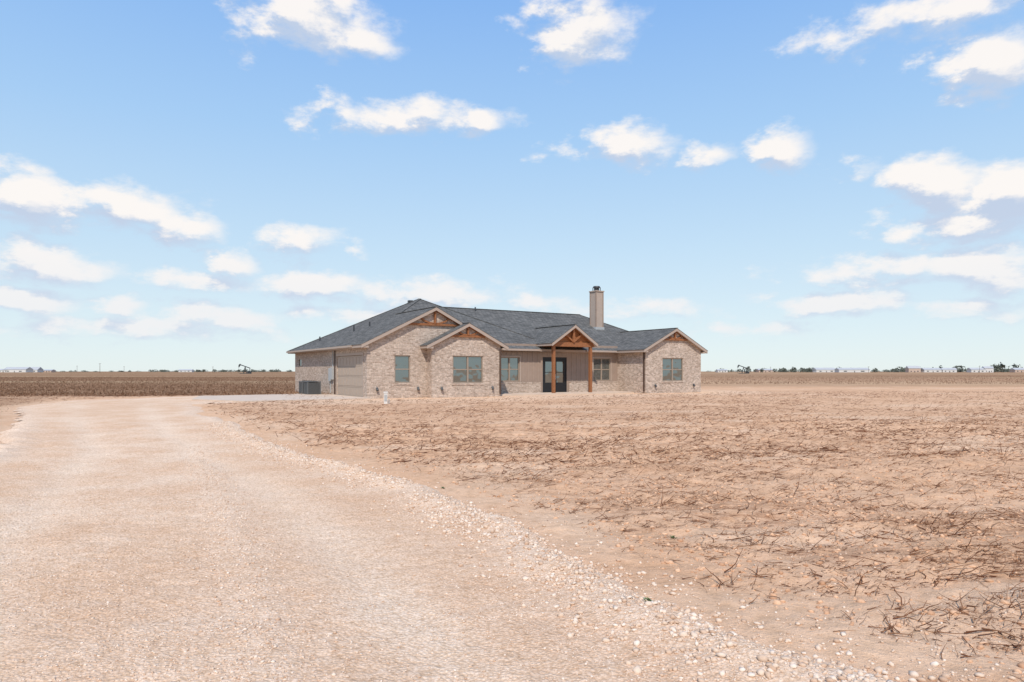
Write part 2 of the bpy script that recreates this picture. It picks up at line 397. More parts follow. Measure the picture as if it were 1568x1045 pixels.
def axis(lo,hi,c0,c1,fine,mid0,mid1,mid,ratio=1.06):
    a=list(np.arange(c0,c1,fine))
    a+=list(np.arange(c1,mid1,mid));b=list(np.arange(c0-mid,mid0,-mid))[::-1];a=b+a
    s=mid;x=a[-1]
    while x<hi:s*=ratio;x+=s;a.append(x)
    s=mid;x=a[0];b=[]
    while x>lo:s*=ratio;x-=s;b.append(x)
    return np.array(b[::-1]+a)
xs=axis(-7000,7000,-4,4,.03,-10,11,.06);ys=axis(-60,9000,2.2,7.2,.03,2.0,18,.06)
X,Y=np.meshgrid(xs,ys);SX,SY=np.meshgrid(np.gradient(xs),np.gradient(ys))
fade=1-sst(.12,.45,np.maximum(SX,SY))
near=(np.abs(X)<60)&(Y>-30)&(Y<80)
S=np.full(X.shape,50.);S[near]=sd_n(X[near],Y[near])
Z=np.where(near,ground_z(X,Y,S,fade),0)
def hcoords(x,y):
    dx=x-P0[0];dy=y-P0[1];return dx*cT+dy*sT,-dx*sT+dy*cT
def build_grid(name,V,mask_cells,mat,attrs):
    ny,nx=X.shape
    idx=np.arange(nx*ny).reshape(ny,nx)
    q=np.stack([idx[:-1,:-1],idx[:-1,1:],idx[1:,1:],idx[1:,:-1]],-1)[mask_cells]
    used=np.unique(q);rm=np.full(nx*ny,-1);rm[used]=np.arange(len(used));q=rm[q]
    me=bpy.data.meshes.new(name);me.vertices.add(len(used));me.vertices.foreach_set('co',V.reshape(-1,3)[used].astype(np.float32).ravel())
    me.loops.add(q.size);me.loops.foreach_set('vertex_index',q.ravel().astype(np.int32))
    me.polygons.add(len(q));me.polygons.foreach_set('loop_start',(np.arange(len(q))*4).astype(np.int32))
    me.polygons.foreach_set('use_smooth',np.ones(len(q),bool))
    me.update(calc_edges=True)
    at=me.color_attributes.new('mask','FLOAT_COLOR','POINT');at.data.foreach_set('color',attrs.reshape(-1,4)[used].astype(np.float32).ravel())
    me.materials.append(mat);return obj(name,me)
# masks: R dark far field, G pale fill, B debris/brown
U_,V_=hcoords(X,Y)
dh=np.maximum(np.maximum(-U_-1,U_-26),np.maximum(-V_-1.5,V_-15))
dark_left=sst(0,2.5,(Y-(41+.10*(X+14)))+3*vn(X/6,Y/6,31))*sst(-10,-16,X)
left_near=sst(.3,1.5,S)*sst(-9.5,-11.5,X+ (Y-13)*.62)*.6
dark_right=sst(90,170,Y+30*vn(X/40,Y/20,32))*sst(0,20,X)*.85
behind=sst(60,75,Y)
R=np.clip(np.maximum(np.maximum(dark_left,left_near),np.maximum(dark_right,behind*.6)),0,1)
G=np.clip(sst(6.5,1.5,dh+2.5*vn(X/2.5,Y/2.5,33)),0,1)
G=np.maximum(G,.8*np.exp(-((S-.7)/.55)**2)*sst(-.1,.25,vn(X/1.6,Y/1.6,34)+.15))
G=np.maximum(G,.6*sst(.15,.32,vn(X/2.2,Y/.9,37)))
B=np.clip(.5+1.3*vn(X/5,Y/2.2,35)+.8*vn(X/1.2,Y/.7,36),0,1)*sst(.5,2,S)
B=np.clip(B+.7*sst(11,17,Y)*sst(36,28,Y)*sst(8,-3,X)*sst(.5,2,S),0,1)
att=np.stack([R,G,B,np.ones_like(R)],-1)
def groundmat():
    m=NT('sandy_field_soil');g=m.n('ShaderNodeNewGeometry').outputs['Position']
    at=m.n('ShaderNodeAttribute',attribute_name='mask');sp=m.n('ShaderNodeSeparateColor');m.l(at.outputs['Color'],sp.inputs[0])
    n1=m.noise(.6,6,.65,g);n2=m.noise(7,6,.7,g);n3=m.noise(70,4,.7,g)
    base=m.ramp(n1,[(.3,(.68,.405,.24)),(.7,(.80,.51,.325))])
    mp=m.n('ShaderNodeMapping');mp.inputs['Scale'].default_value=(.55,1.6,1);m.l(g,mp.inputs[0])
    nd=m.noise(1.6,8,.80,mp.outputs[0])
    deb=m.math('MULTIPLY',m.ramp(nd,[(.48,(0,0,0)),(.58,(1,1,1))]),m.math('MULTIPLY',sp.outputs[2],.68))
    c=m.mix(deb,base,(.40,.205,.115))
    mp4=m.n('ShaderNodeMapping');mp4.inputs['Scale'].default_value=(1,1.9,1);mp4.inputs['Rotation'].default_value=(0,0,.3);m.l(g,mp4.inputs[0])
    nl=m.noise(17,4,.7,mp4.outputs[0])
    lit_=m.math('MULTIPLY',m.ramp(nl,[(.585,(0,0,0)),(.65,(1,1,1))]),m.math('ADD',m.math('MULTIPLY',sp.outputs[2],.6),.12))
    c=m.mix(lit_,c,(.26,.12,.065))
    c=m.mix(m.math('MULTIPLY',sp.outputs[1],.6),c,(.84,.60,.415))
    mp2=m.n('ShaderNodeMapping');mp2.inputs['Scale'].default_value=(.10,.35,1);m.l(g,mp2.inputs[0])
    nf=m.noise(3,9,.75,mp2.outputs[0])
    far=m.ramp(nf,[(.35,(.16,.083,.047)),(.5,(.31,.178,.105)),(.65,(.48,.295,.18))])
    mp3=m.n('ShaderNodeMapping');mp3.inputs['Scale'].default_value=(.0012,.012,1);m.l(g,mp3.inputs[0])
    nb=m.noise(1.5,3,.5,mp3.outputs[0])
    far=m.mix(m.ramp(nb,[(.5,(0,0,0)),(.62,(1,1,1))]),far,(.48,.33,.20))
    c=m.mix(sp.outputs[0],c,far)
    c=m.mix(1.,c,m.ramp(n2,[(.3,(.80,.77,.73)),(.58,(1,1,1))]),'MULTIPLY')
    c=m.mix(1.,c,m.ramp(n3,[(.3,(.84,.83,.82)),(.6,(1,1,1))]),'MULTIPLY')
    m.l(c,m.b.inputs['Base Color']);m.rough(1,.0)
    h=m.math('ADD',m.math('MULTIPLY',n2,.6),m.math('MULTIPLY',n3,.12))
    m.bump(h,.075,1.);return m.m
build_grid('ground',np.stack([X,Y,Z],-1),np.ones((X.shape[0]-1,X.shape[1]-1),bool),groundmat(),att)
# road
RZ=road_z(X,Y,S,fade)
cell=(S[:-1,:-1]<.38)&near[:-1,:-1]
Wd=np.full(X.shape,50.);Wd[near]=sdist(X[near],Y[near],WIND,False)
cx=sdist(X,Y)
rg=np.clip(np.exp(-((S+.1)/.35)**2)+.6*np.exp(-(Wd/.25)**2),0,1)
rut=np.zeros_like(S)
for o in (1.5,3.3): rut=np.maximum(rut,np.exp(-((cx+o+.25*vn(X/2,Y/2,51))/.32)**2)*(.75+.5*vn(X/.8,Y/.8,52)))
ratt=np.stack([rg,rut,np.clip(.40+1.4*vn(X/1.8,Y/2.4,41)+.7*vn(X/.5,Y/.5,42),0,1),np.ones_like(R)],-1)
def roadmat():
    m=NT('caliche_gravel');g=m.n('ShaderNodeNewGeometry').outputs['Position']
    at=m.n('ShaderNodeAttribute',attribute_name='mask');sp=m.n('ShaderNodeSeparateColor');m.l(at.outputs['Color'],sp.inputs[0])
    n1=m.noise(.9,6,.7,g);n2=m.noise(14,6,.75,g);n3=m.noise(110,4,.7,g)
    base=m.ramp(n1,[(.38,(.80,.535,.355)),(.62,(.90,.67,.49))])
    base=m.mix(m.math('MULTIPLY',sp.outputs[2],.5),base,(.74,.48,.31))
    base=m.mix(m.math('MULTIPLY',sp.outputs[0],.5),base,(.89,.70,.54))
    base=m.mix(m.math('MULTIPLY',sp.outputs[1],.6),base,(.93,.735,.56))
    vo=m.n('ShaderNodeTexVoronoi');vo.inputs['Scale'].default_value=52;m.l(g,vo.inputs['Vector'])
    peb=m.ramp(vo.outputs['Distance'],[(.28,(1,1,1)),(.68,(.78,.73,.68))])
    sc=m.n('ShaderNodeSeparateColor');m.l(vo.outputs['Color'],sc.inputs[0])
    peb2=m.ramp(sc.outputs[0],[(0,(.86,.83,.79)),(.45,(1,1,1)),(1,(1.07,1.10,1.14))])
    c=m.mix(.8,base,peb,'MULTIPLY');c=m.mix(.9,c,peb2,'MULTIPLY')
    c=m.mix(1.,c,m.ramp(n2,[(.32,(.84,.80,.75)),(.55,(1,1,1))]),'MULTIPLY')
    m.l(c,m.b.inputs['Base Color']);m.rough(1,.0)
    h=m.math('ADD',m.math('MULTIPLY',n2,.6),m.math('ADD',m.math('MULTIPLY',n3,.15),m.math('MULTIPLY',vo.outputs['Distance'],-.3)))
    m.bump(h,.026,1.);return m.m
build_grid('gravel_driveway',np.stack([X,Y,RZ],-1),cell,roadmat(),ratt)
def surf(x,y):
    s=sd_n(x,y);one=np.ones_like(x);return np.maximum(ground_z(x,y,s,one),road_z(x,y,s,one)),s
# ---------------------------------------------------------------- scatter meshes
def rawmesh(name,V,Fc,k,mat,colr=None):
    me=bpy.data.meshes.new(name);me.vertices.add(len(V));me.vertices.foreach_set('co',V.astype(np.float32).ravel())
    me.loops.add(Fc.size);me.loops.foreach_set('vertex_index',Fc.ravel().astype(np.int32))
    me.polygons.add(len(Fc));me.polygons.foreach_set('loop_start',(np.arange(len(Fc))*k).astype(np.int32))
    me.update(calc_edges=True)
    if colr is not None:
        at=me.color_attributes.new('rnd','FLOAT_COLOR','POINT');at.data.foreach_set('color',colr.astype(np.float32).ravel())
    me.materials.append(mat);return obj(name,me)
ph=(1+5**.5)/2
ICO=np.array([(-1,ph,0),(1,ph,0),(-1,-ph,0),(1,-ph,0),(0,-1,ph),(0,1,ph),(0,-1,-ph),(0,1,-ph),(ph,0,-1),(ph,0,1),(-ph,0,-1),(-ph,0,1)])/1.9
ICF=np.array([(0,11,5),(0,5,1),(0,1,7),(0,7,10),(0,10,11),(1,5,9),(5,11,4),(11,10,2),(10,7,6),(7,1,8),(3,9,4),(3,4,2),(3,2,6),(3,6,8),(3,8,9),(4,9,5),(2,4,11),(6,2,10),(8,6,7),(9,8,1)])
def attrmat(name,stops,rough=1.):
    m=NT(name);at=m.n('ShaderNodeAttribute',attribute_name='rnd');sp=m.n('ShaderNodeSeparateColor');m.l(at.outputs['Color'],sp.inputs[0])
    c=m.ramp(sp.outputs[0],stops);g=m.n('ShaderNodeNewGeometry').outputs['Position']
    c=m.mix(1.,c,m.ramp(m.noise(60,4,.7,g),[(.3,(.85,.83,.81)),(.6,(1,1,1))]),'MULTIPLY')
    m.l(c,m.b.inputs['Base Color']);m.rough(rough,0);return m.m
def rocks(name,x,y,r,mat,sink=.25):
    n=len(x);z,_=surf(x,y)
    V=ICO[None]*(1+.35*rng.uniform(-1,1,(n,12,1)))
    sc=np.stack([r*rng.uniform(.8,1.3,n),r*rng.uniform(.7,1.1,n),r*rng.uniform(.5,.8,n)],-1)
    V=V*sc[:,None,:];a=rng.uniform(0,6.28,n);b=rng.uniform(-.4,.4,n)
    c,s=np.cos(a)[:,None],np.sin(a)[:,None];cb,sb=np.cos(b)[:,None],np.sin(b)[:,None]
    yy=V[...,1]*cb-V[...,2]*sb;zz=V[...,1]*sb+V[...,2]*cb
    V=np.stack([V[...,0]*c-yy*s,V[...,0]*s+yy*c,zz],-1)
    V+=np.stack([x,y,z+r*(.5-sink)],-1)[:,None,:]
    Fc=(ICF[None]+(np.arange(n)*12)[:,None,None]).reshape(-1,3)
    rc=np.repeat(rng.uniform(0,1,n),12);cl=np.stack([rc]*3+[np.ones_like(rc)],-1)
    return rawmesh(name,V.reshape(-1,3),Fc,3,mat,cl)
gm=attrmat('caliche_stone',[(0,(.56,.37,.25)),(.5,(.71,.53,.39)),(1,(.82,.67,.54))])
def along(P,n,spread,tpow=1.):
    P=np.array(P);seg=np.linalg.norm(np.diff(P,axis=0),axis=1);cs=np.concatenate([[0],np.cumsum(seg)])
    t=rng.uniform(0,1,n)**tpow*cs[-1];x=np.interp(t,cs,P[:,0]);y=np.interp(t,cs,P[:,1])
    return x+rng.normal(0,spread,n),y+rng.normal(0,spread,n)
berm=[(2.3,2.6),(1.8,3.2),(1.35,3.72),(.95,4.34),(.44,5.38),(-.22,6.78),(-1.19,8.66),(-2.42,10.4),(-4.39,12.95),(-8.2,19.3)]
ax,ay=along(berm,17000,.26,1.5);ax-=.15;ay-=.08
kk=vn(ax/.7,ay/.7,91)+rng.uniform(-.35,.35,len(ax))>-.12;ax,ay=ax[kk],ay[kk]
bx,by=along(WIND[::-1],4500,.17,1.2)
n=48000;d=2.7+rng.uniform(0,1,n)**1.5*9;a=rng.uniform(-.8,.75,n);cx_,cy_=a*d,d
s_=sdist(cx_,cy_);k=(s_<.1)&(vn(cx_/.9,cy_/.9,81)+rng.uniform(-.3,.3,n)>-.1);cx_,cy_=cx_[k],cy_[k]
n=9000;d=3+rng.uniform(0,1,n)**1.4*9;a=rng.uniform(-.3,.8,n);ex,ey=a*d,d;s_=sdist(ex,ey);k=(s_>0)&(rng.uniform(0,1,n)<np.exp(-s_/.9)+.10);ex,ey=ex[k],ey[k]
gx=np.concatenate([ax,bx,cx_,ex]);gy=np.concatenate([ay,by,cy_,ey])
gr=np.concatenate([.005+.019*rng.uniform(0,1,len(ax))**3,.004+.009*rng.uniform(0,1,len(bx))**2.5,.003+.006*rng.uniform(0,1,len(cx_))**3,.004+.009*rng.uniform(0,1,len(ex))**3])
rocks('gravel',gx,gy,gr,gm)
cm=attrmat('soil_clod',[(0,(.48,.265,.155)),(1,(.76,.475,.295))])
n=42000;d=3+rng.uniform(0,1,n)**1.3*22;a=rng.uniform(-.75,.85,n);x,y=a*d,d
s_=sdist(x,y);k=(s_>.6)&(vn(x/1.1,y/.8,61)+rng.uniform(-.4,.4,n)>0);x,y=x[k],y[k]
rocks('soil_clods',x,y,.006+.024*rng.uniform(0,1,len(x))**3,cm,.45)
def twigs(name,x,y,L,r,mat,tilt,azi):
    n=len(x);K=5;z,_=surf(x,y);t=np.linspace(0,1,K)
    el=np.abs(rng.normal(0,1,n))*tilt;b1=rng.normal(0,.3,(n,K)).cumsum(1);b2=rng.normal(0,.12,(n,K)).cumsum(1)
    az=azi[:,None]+b1;ee=el[:,None]+b2
    st=(L/(K-1))[:,None]
    dx=np.cos(az)*np.cos(ee)*st;dy=np.sin(az)*np.cos(ee)*st;dz=np.sin(ee)*st
    px=x[:,None]+np.cumsum(dx,1)-dx;py=y[:,None]+np.cumsum(dy,1)-dy;pz=z[:,None]+.004+r[:,None]+np.maximum(np.cumsum(dz,1)-dz,-.01)
    rr=r[:,None]*(1-.65*t)[None];V=np.zeros((n,K,3,3))
    for j in range(3):
        q=2*math.pi*j/3+.5
        V[:,:,j,0]=px-np.sin(az)*np.cos(q)*rr;V[:,:,j,1]=py+np.cos(az)*np.cos(q)*rr;V[:,:,j,2]=pz+np.sin(q)*rr
    f=[]
    for i in range(K-1):
        for j in range(3):f.append((i*3+j,i*3+(j+1)%3,(i+1)*3+(j+1)%3,(i+1)*3+j))
    Fc=(np.array(f)[None]+(np.arange(n)*K*3)[:,None,None]).reshape(-1,4)
    rc=np.repeat(rng.uniform(0,1,n),K*3);cl=np.stack([rc]*3+[np.ones_like(rc)],-1)
    return rawmesh(name,V.reshape(-1,3),Fc,4,mat,cl)
tm=attrmat('dry_stalk',[(0,(.13,.05,.027)),(.6,(.26,.115,.06)),(1,(.44,.26,.155))])
def place(n,d0,d1,pw,a0=-.8,a1=.86,th=0.0,jit=.6,pullk=.3):
    d=d0+rng.uniform(0,1,n)**pw*(d1-d0);a=rng.uniform(a0,a1,n);x,y=a*d,d
    s_=sdist(x,y);u,v=hcoords(x,y);ins=(u>-1.2)&(u<26.5)&(v>-2.8)
    k=(s_>.45+.9*rng.uniform(0,1,n))&~ins&(.8*vn(x/1.0,y/.8,71)+.6*vn(x/4,y/2,72)+rng.uniform(-jit,jit,n)>th)
    x,y=x[k],y[k]
    rw=(-x*math.sin(.3)+y*math.cos(.3));near_=np.round(rw/1.02)*1.02;pull=(near_-rw)*pullk
    return x-math.sin(.3)*pull,y+math.cos(.3)*pull
x1,y1=place(38000,3.2,15,1.25,-.2);x2,y2=place(58000,11,50,.9,pullk=.4)
x3,y3=place(3600,3.4,18,1.05,-.1)
nk,mk=place(1000,3.6,24,1.0,-.1);kx=np.repeat(nk,5)+rng.normal(0,.02,len(nk)*5);ky=np.repeat(mk,5)+rng.normal(0,.02,len(nk)*5)
xa=np.concatenate([x1,x2,x3,kx]);ya=np.concatenate([y1,y2,y3,ky])
La=np.concatenate([.02+.12*rng.uniform(0,1,len(x1))**2,.05+.28*rng.uniform(0,1,len(x2))**2,.10+.26*rng.uniform(0,1,len(x3))**1.5,.04+.12*rng.uniform(0,1,len(kx))])
ra=np.concatenate([.0012+.0030*rng.uniform(0,1,len(x1))**2,.004+.007*rng.uniform(0,1,len(x2))**2,.0025+.0035*rng.uniform(0,1,len(x3)),.002+.003*rng.uniform(0,1,len(kx))])
azi=np.where(rng.uniform(0,1,len(xa))<.5,rng.normal(.25,.6,len(xa)),rng.uniform(0,6.28,len(xa)))
twigs('stalk_debris',xa,ya,La,ra,tm,.25,azi)
n=24000;d=38+rng.uniform(0,1,n)**1.5*150;a=rng.uniform(-.8,-.2,n);x,y=a*d,d
k=(y>41+.1*(x+14)+1);x,y=x[k],y[k]
n2=9000;d=80+rng.uniform(0,1,n2)**1.3*160;a=rng.uniform(.2,.8,n2);x=np.concatenate([x,a*d]);y=np.concatenate([y,d])
tm2=attrmat('dry_stubble',[(0,(.16,.085,.05)),(.6,(.29,.165,.10)),(1,(.44,.28,.18))])
twigs('crop_stubble',x,y,.12+.16*rng.uniform(0,1,len(x)),.015+.015*rng.uniform(0,1,len(x)),tm2,.9,rng.uniform(0,6.28,len(x)))
gw=simple('weed_leaf',(.17,.21,.09),.7,.3,20)
def weed(x,y,s):
    v=[];f=[];z=float(surf(np.array([x]),np.array([y]))[0][0])
    for i in range(22):
        a=rng.uniform(0,6.28);l=s*rng.uniform(.5,1);e=rng.uniform(.2,1.2);w=l*.16
        dx,dy=math.cos(a),math.sin(a);k=len(v)
        v+=[(x,y,z),(x+dx*l*.5*math.cos(e)-dy*w,y+dy*l*.5*math.cos(e)+dx*w,z+l*.6*math.sin(e)),(x+dx*l*math.cos(e),y+dy*l*math.cos(e),z+l*math.sin(e)*.8),(x+dx*l*.5*math.cos(e)+dy*w,y+dy*l*.5*math.cos(e)-dx*w,z+l*.6*math.sin(e))]
        f.append((k,k+1,k+2,k+3))
    mesh('green_weed',v,f,gw)
weed(.85,4.25,.05);weed(1.45,6.15,.05);weed(-.9,8.9,.05)
# ---------------------------------------------------------------- distance
def pos(px,Yd):return (px-784)/F*Yd
def pumpjack(px,Yd,flip,sc):
    A=empty('pump_jack',(pos(px,Yd),Yd,0),0,sc);g='dark'
    A.scale=(sc*flip,sc,sc)
    box('skid',-3.6,3.6,-.6,.6,0,.35,g,A)
    beams('samson_post',[((-1.3,-.6,.3),(-.3,-.1,4.4),.22,.22),((.8,-.6,.3),(-.2,-.1,4.4),.22,.22),((-1.3,.6,.3),(-.3,.1,4.4),.22,.22),((.8,.6,.3),(-.2,.1,4.4),.22,.22),((-1,-.5,1.8),(.5,-.5,1.8),.12,.12)],g,A)
    beams('walking_beam',[((-3.3,0,5.7),(2.9,0,3.5),.35,.5)],g,A)
    v=[];prof=[(-3.2,6.3),(-3.9,6.0),(-4.35,5.3),(-4.4,4.5),(-4.2,3.9),(-3.7,4.6),(-3.2,5.3)]
    for yy in(-.25,.25):v+=[(a,yy,b) for a,b in prof]
    k=len(prof);mesh('horse_head',v,[tuple(range(k)),tuple(range(k,2*k))[::-1]]+[(i,i+k,(i+1)%k+k,(i+1)%k) for i in range(k)],g,A)
    beams('polished_rod',[((-4.35,0,4.3),(-4.35,0,.2),.08,.08)],g,A)
    beams('pitman_arms',[((2.8,-.5,3.5),(2.3,-.5,1.2),.16,.16),((2.8,.5,3.5),(2.3,.5,1.2),.16,.16)],g,A)
    box('gearbox',1.3,2.5,-.4,.4,.35,1.7,g,A)
    beams('crank_counterweight',[((1.7,-.65,1.3),(3.5,-.65,.9),.3,1.0),((1.7,.65,1.3),(3.5,.65,.9),.3,1.0)],g,A)
    box('motor',3.0,3.6,-.3,.3,.35,1.1,g,A)
pumpjack(376,430,1,1.0);pumpjack(1139,450,1,.95)
def treeline():
    V=[];C=[]
    specs=[]
    def add(px,Yd,hh,w):specs.append((pos(px,Yd),Yd,hh,w))
    for i in range(90):add(rng.uniform(230,445),1500+rng.uniform(-80,80),rng.uniform(3,6.5),rng.uniform(8,18))
    for i in range(40):add(rng.uniform(0,230),1600,rng.uniform(2.5,5),rng.uniform(8,16))
    for i in range(210):
        add(1082+486*rng.uniform(0,1)**.8,1250+rng.uniform(-150,250),rng.uniform(3.0,8.5),rng.uniform(7,16))
    for px,hh,w in ((1145,10,11),(1240,9,11),(1377,11,14),(1405,10,13),(1468,12,18),(1440,10,13),(1532,16,16),(1522,14,15),(1556,14,18),(1600,14,16),(1285,9,13),(1215,9,15)):
        add(px,1150,hh,w)
    for i in range(60):add(rng.uniform(-250,0) if i%2 else rng.uniform(1568,1850),1300,rng.uniform(4,9),rng.uniform(6,14))
    for x,y,hh,w in specs:
        n=70;a=rng.uniform(0,6.28,n);q=rng.uniform(0,1,n)**.5
        hz=rng.uniform(.12,1,n);prof=np.sin(np.clip(hz,0.05,1)*math.pi*.92)**.6
        cxx=x+np.cos(a)*q*w/2*prof*rng.uniform(.7,1.25);cyy=y+np.sin(a)*q*w/2*prof;cz=hz*hh*(1-.25*q)
        s=hh*.14*rng.uniform(.6,1.5,(n,1,1))
        T=rng.normal(0,1,(n,3,3));T=T/np.linalg.norm(T,axis=2,keepdims=True)*s*1.5
        V.append((T+np.stack([cxx,cyy,cz],-1)[:,None]).reshape(-1,3));C.append(np.repeat(rng.uniform(0,1,n),3))
        tr=np.array([[(x-.2,y,0),(x+.2,y,0),(x,y,hh*.6)]],float).reshape(-1,3);V.append(tr);C.append(np.zeros(3))
    V=np.concatenate(V);C=np.concatenate(C);Fc=np.arange(len(V)).reshape(-1,3)
    rawmesh('distant_tree_line',V,Fc,3,attrmat('tree_foliage',[(0,(.095,.105,.085)),(1,(.17,.18,.145))]),np.stack([C]*3+[np.ones_like(C)],-1))
treeline()
M['hwall']=simple('white_siding',(.62,.60,.56),.7,.05,.2);M['hroof']=simple('pale_metal_roof',(.45,.44,.43),.5,.08,.2)
M['htan']=simple('tan_siding',(.5,.38,.3),.7,.05,.2)
def farhouse(px,Yd,w,d,h,r,m='hwall',nm='distant_farmhouse'):
    A=empty(nm,(pos(px,Yd),Yd,0),rng.uniform(-.2,.2))
    box('walls',-w/2,w/2,-d/2,d/2,0,h,m,A)
    v=[(-w/2-.5,-d/2-.5,h),(w/2+.5,-d/2-.5,h),(w/2+.5,d/2+.5,h),(-w/2-.5,d/2+.5,h),(-w/2-.5,0,h+r),(w/2+.5,0,h+r)]
    mesh('roof',v,[(0,1,5,4),(2,3,4,5),(1,2,5),(3,0,4),(0,3,2,1)],'hroof',A)
    boxes('windows_and_door',[(-w*.35,-w*.25,-d/2-.05,-d/2-.01,1,2.4),(w*.2,w*.32,-d/2-.05,-d/2-.01,1,2.4),(-.6,.6,-d/2-.05,-d/2-.01,0,2.3)],'dark',A)
for a in ((28,1100,42,14,4.5,4),(52,1150,22,14,4,5),(8,1100,16,10,3.5,2),(75,1200,18,10,3,2,'htan'),(285,1400,26,12,3.5,2.5),(1105,1100,16,10,3,2),(1170,1150,24,12,3.5,2.5,'htan'),(1262,1100,36,12,4,3.5),(1305,1050,48,14,4,3),(1398,1050,18,10,6,4,'htan'),(1425,1050,30,10,4,3),(1452,1050,20,10,4,3),(1495,1000,22,10,4,3),(1512,1000,12,9,6,3),(1560,1050,20,12,4,3,'htan')):farhouse(*a)
for px,Yd,h in ((153,700,10),(118,1000,10),(190,1000,9),(326,900,8),(1330,900,8),(1500,900,9),(1180,950,8)):
    A=empty('utility_pole',(pos(px,Yd),Yd,0));cyl('pole',(0,0,0),(0,0,h),.22,'brown',A,8,r2=.15)
    beams('crossarm',[((-1.3,0,h-.7),(1.3,0,h-.7),.15,.2)],'brown',A)
# ---------------------------------------------------------------- sky & sun
A=math.radians(-5);E=math.radians(50)
Sd=Vector((math.sin(A)*math.cos(E),-math.cos(A)*math.cos(E),math.sin(E)))
li=bpy.data.lights.new('sun','SUN');li.energy=4.0;li.angle=math.radians(.6);li.color=(1,.945,.865)
so=bpy.data.objects.new('sun',li);COL.objects.link(so);so.rotation_euler=Sd.to_track_quat('Z','Y').to_euler();so.location=(0,-20,40)
W=bpy.data.worlds.new('World');scene.world=W;W.use_nodes=True;t=W.node_tree;t.nodes.clear()
try:
    W.cycles.sampling_method='MANUAL';W.cycles.sample_map_resolution=128
except Exception as ex_:print(ex_)
def N(ty,tree=t,**k):
    x=tree.nodes.new(ty)
    for a,b in k.items():setattr(x,a,b)
    return x
clouds=[(480,25,110,48,1),(560,60,45,22,.8),(885,45,78,50,1),(620,182,140,22,.9),(520,168,45,18,.9),(735,188,40,18,1),
(965,222,66,27,1.1),(890,235,40,12,.5),(1192,232,48,27,1.1),(1090,235,36,18,.55),(1312,255,30,14,.45),(1330,45,110,26,.7),(1450,15,160,32,.9),(1515,95,84,44,1.25),(1455,135,26,14,.6),
(1440,285,85,42,1.25),(1540,292,95,50,1.3),(1500,335,150,36,1.15),(40,298,74,36,1.2),(190,318,120,32,1.15),(285,348,60,24,.95),(0,330,60,12,.6),
(75,408,115,30,1.05),(355,404,42,20,1.1),(310,428,95,16,1),(490,438,90,22,1),(455,368,62,22,.7),(540,384,25,8,.5),(1380,412,200,22,1),(1530,428,90,26,.9),(1290,462,95,20,.9),
(180,467,50,16,1),(30,462,100,20,.9),(330,482,110,22,.9),(650,448,140,20,.85),(820,462,60,14,.7),(560,480,120,14,.7),(990,473,110,14,.7),(1150,505,90,13,.6),(200,505,260,16,.7),(1480,470,110,14,.6)]
G=bpy.data.node_groups.new('cloud_field','ShaderNodeTree')
G.interface.new_socket('Vec',in_out='INPUT',socket_type='NodeSocketVector');G.interface.new_socket('D',in_out='OUTPUT',socket_type='NodeSocketFloat')
gi=N('NodeGroupInput',G);go=N('NodeGroupOutput',G);gl_=G.links
ns=N('ShaderNodeTexNoise',G);ns.inputs['Scale'].default_value=1;ns.inputs['Detail'].default_value=7;ns.inputs['Roughness'].default_value=.6
mp=N('ShaderNodeMapping',G);mp.inputs['Scale'].default_value=(14,26,1);gl_.new(gi.outputs[0],mp.inputs[0]);gl_.new(mp.outputs[0],ns.inputs['Vector'])
wp=N('ShaderNodeVectorMath',G,operation='SUBTRACT');wp.inputs[1].default_value=(.5,.5,.5);gl_.new(ns.outputs['Color'],wp.inputs[0])
ws=N('ShaderNodeVectorMath',G,operation='MULTIPLY');ws.inputs[1].default_value=(.07,.045,0);gl_.new(wp.outputs[0],ws.inputs[0])
wa=N('ShaderNodeVectorMath',G,operation='ADD');gl_.new(gi.outputs[0],wa.inputs[0]);gl_.new(ws.outputs[0],wa.inputs[1])
prev=None
for px,py,rx,ry,am in clouds:
    tt=(px-784)/F;ss=(569-py)/F;az=math.atan(tt);el=math.atan(ss/math.sqrt(1+tt*tt))
    ra_=rx/F*math.cos(az)**2*1.2;re_=ry/F*math.cos(az)*1.25
    s1=N('ShaderNodeVectorMath',G,operation='SUBTRACT');s1.inputs[1].default_value=(az,el,0);gl_.new(wa.outputs[0],s1.inputs[0])
    s2=N('ShaderNodeVectorMath',G,operation='MULTIPLY');s2.inputs[1].default_value=(1/ra_,1/re_,0);gl_.new(s1.outputs[0],s2.inputs[0])
    s3=N('ShaderNodeVectorMath',G,operation='LENGTH');gl_.new(s2.outputs[0],s3.inputs[0])
    s4=N('ShaderNodeMath',G,operation='MULTIPLY_ADD');s4.inputs[1].default_value=-am;s4.inputs[2].default_value=am;gl_.new(s3.outputs['Value'],s4.inputs[0])
    if prev is None:prev=s4.outputs[0]
    else:
        mx=N('ShaderNodeMath',G,operation='SMOOTH_MAX');mx.inputs[2].default_value=.15;gl_.new(prev,mx.inputs[0]);gl_.new(s4.outputs[0],mx.inputs[1]);prev=mx.outputs[0]
n2=N('ShaderNodeMath',G,operation='MULTIPLY_ADD');n2.inputs[1].default_value=2.5;n2.inputs[2].default_value=-1.30;gl_.new(ns.outputs['Fac'],n2.inputs[0])
ad=N('ShaderNodeMath',G,operation='ADD');gl_.new(prev,ad.inputs[0]);gl_.new(n2.outputs[0],ad.inputs[1]);gl_.new(ad.outputs[0],go.inputs[0])
tc=N('ShaderNodeTexCoord');sx=N('ShaderNodeSeparateXYZ');t.links.new(tc.outputs['Generated'],sx.inputs[0])
def mth(op,a,b=0.,clamp=False):
    x=N('ShaderNodeMath',operation=op,use_clamp=clamp)
    for i,v in enumerate((a,b)):
        if isinstance(v,(int,float)):x.inputs[i].default_value=v
        else:t.links.new(v,x.inputs[i])
    return x.outputs[0]
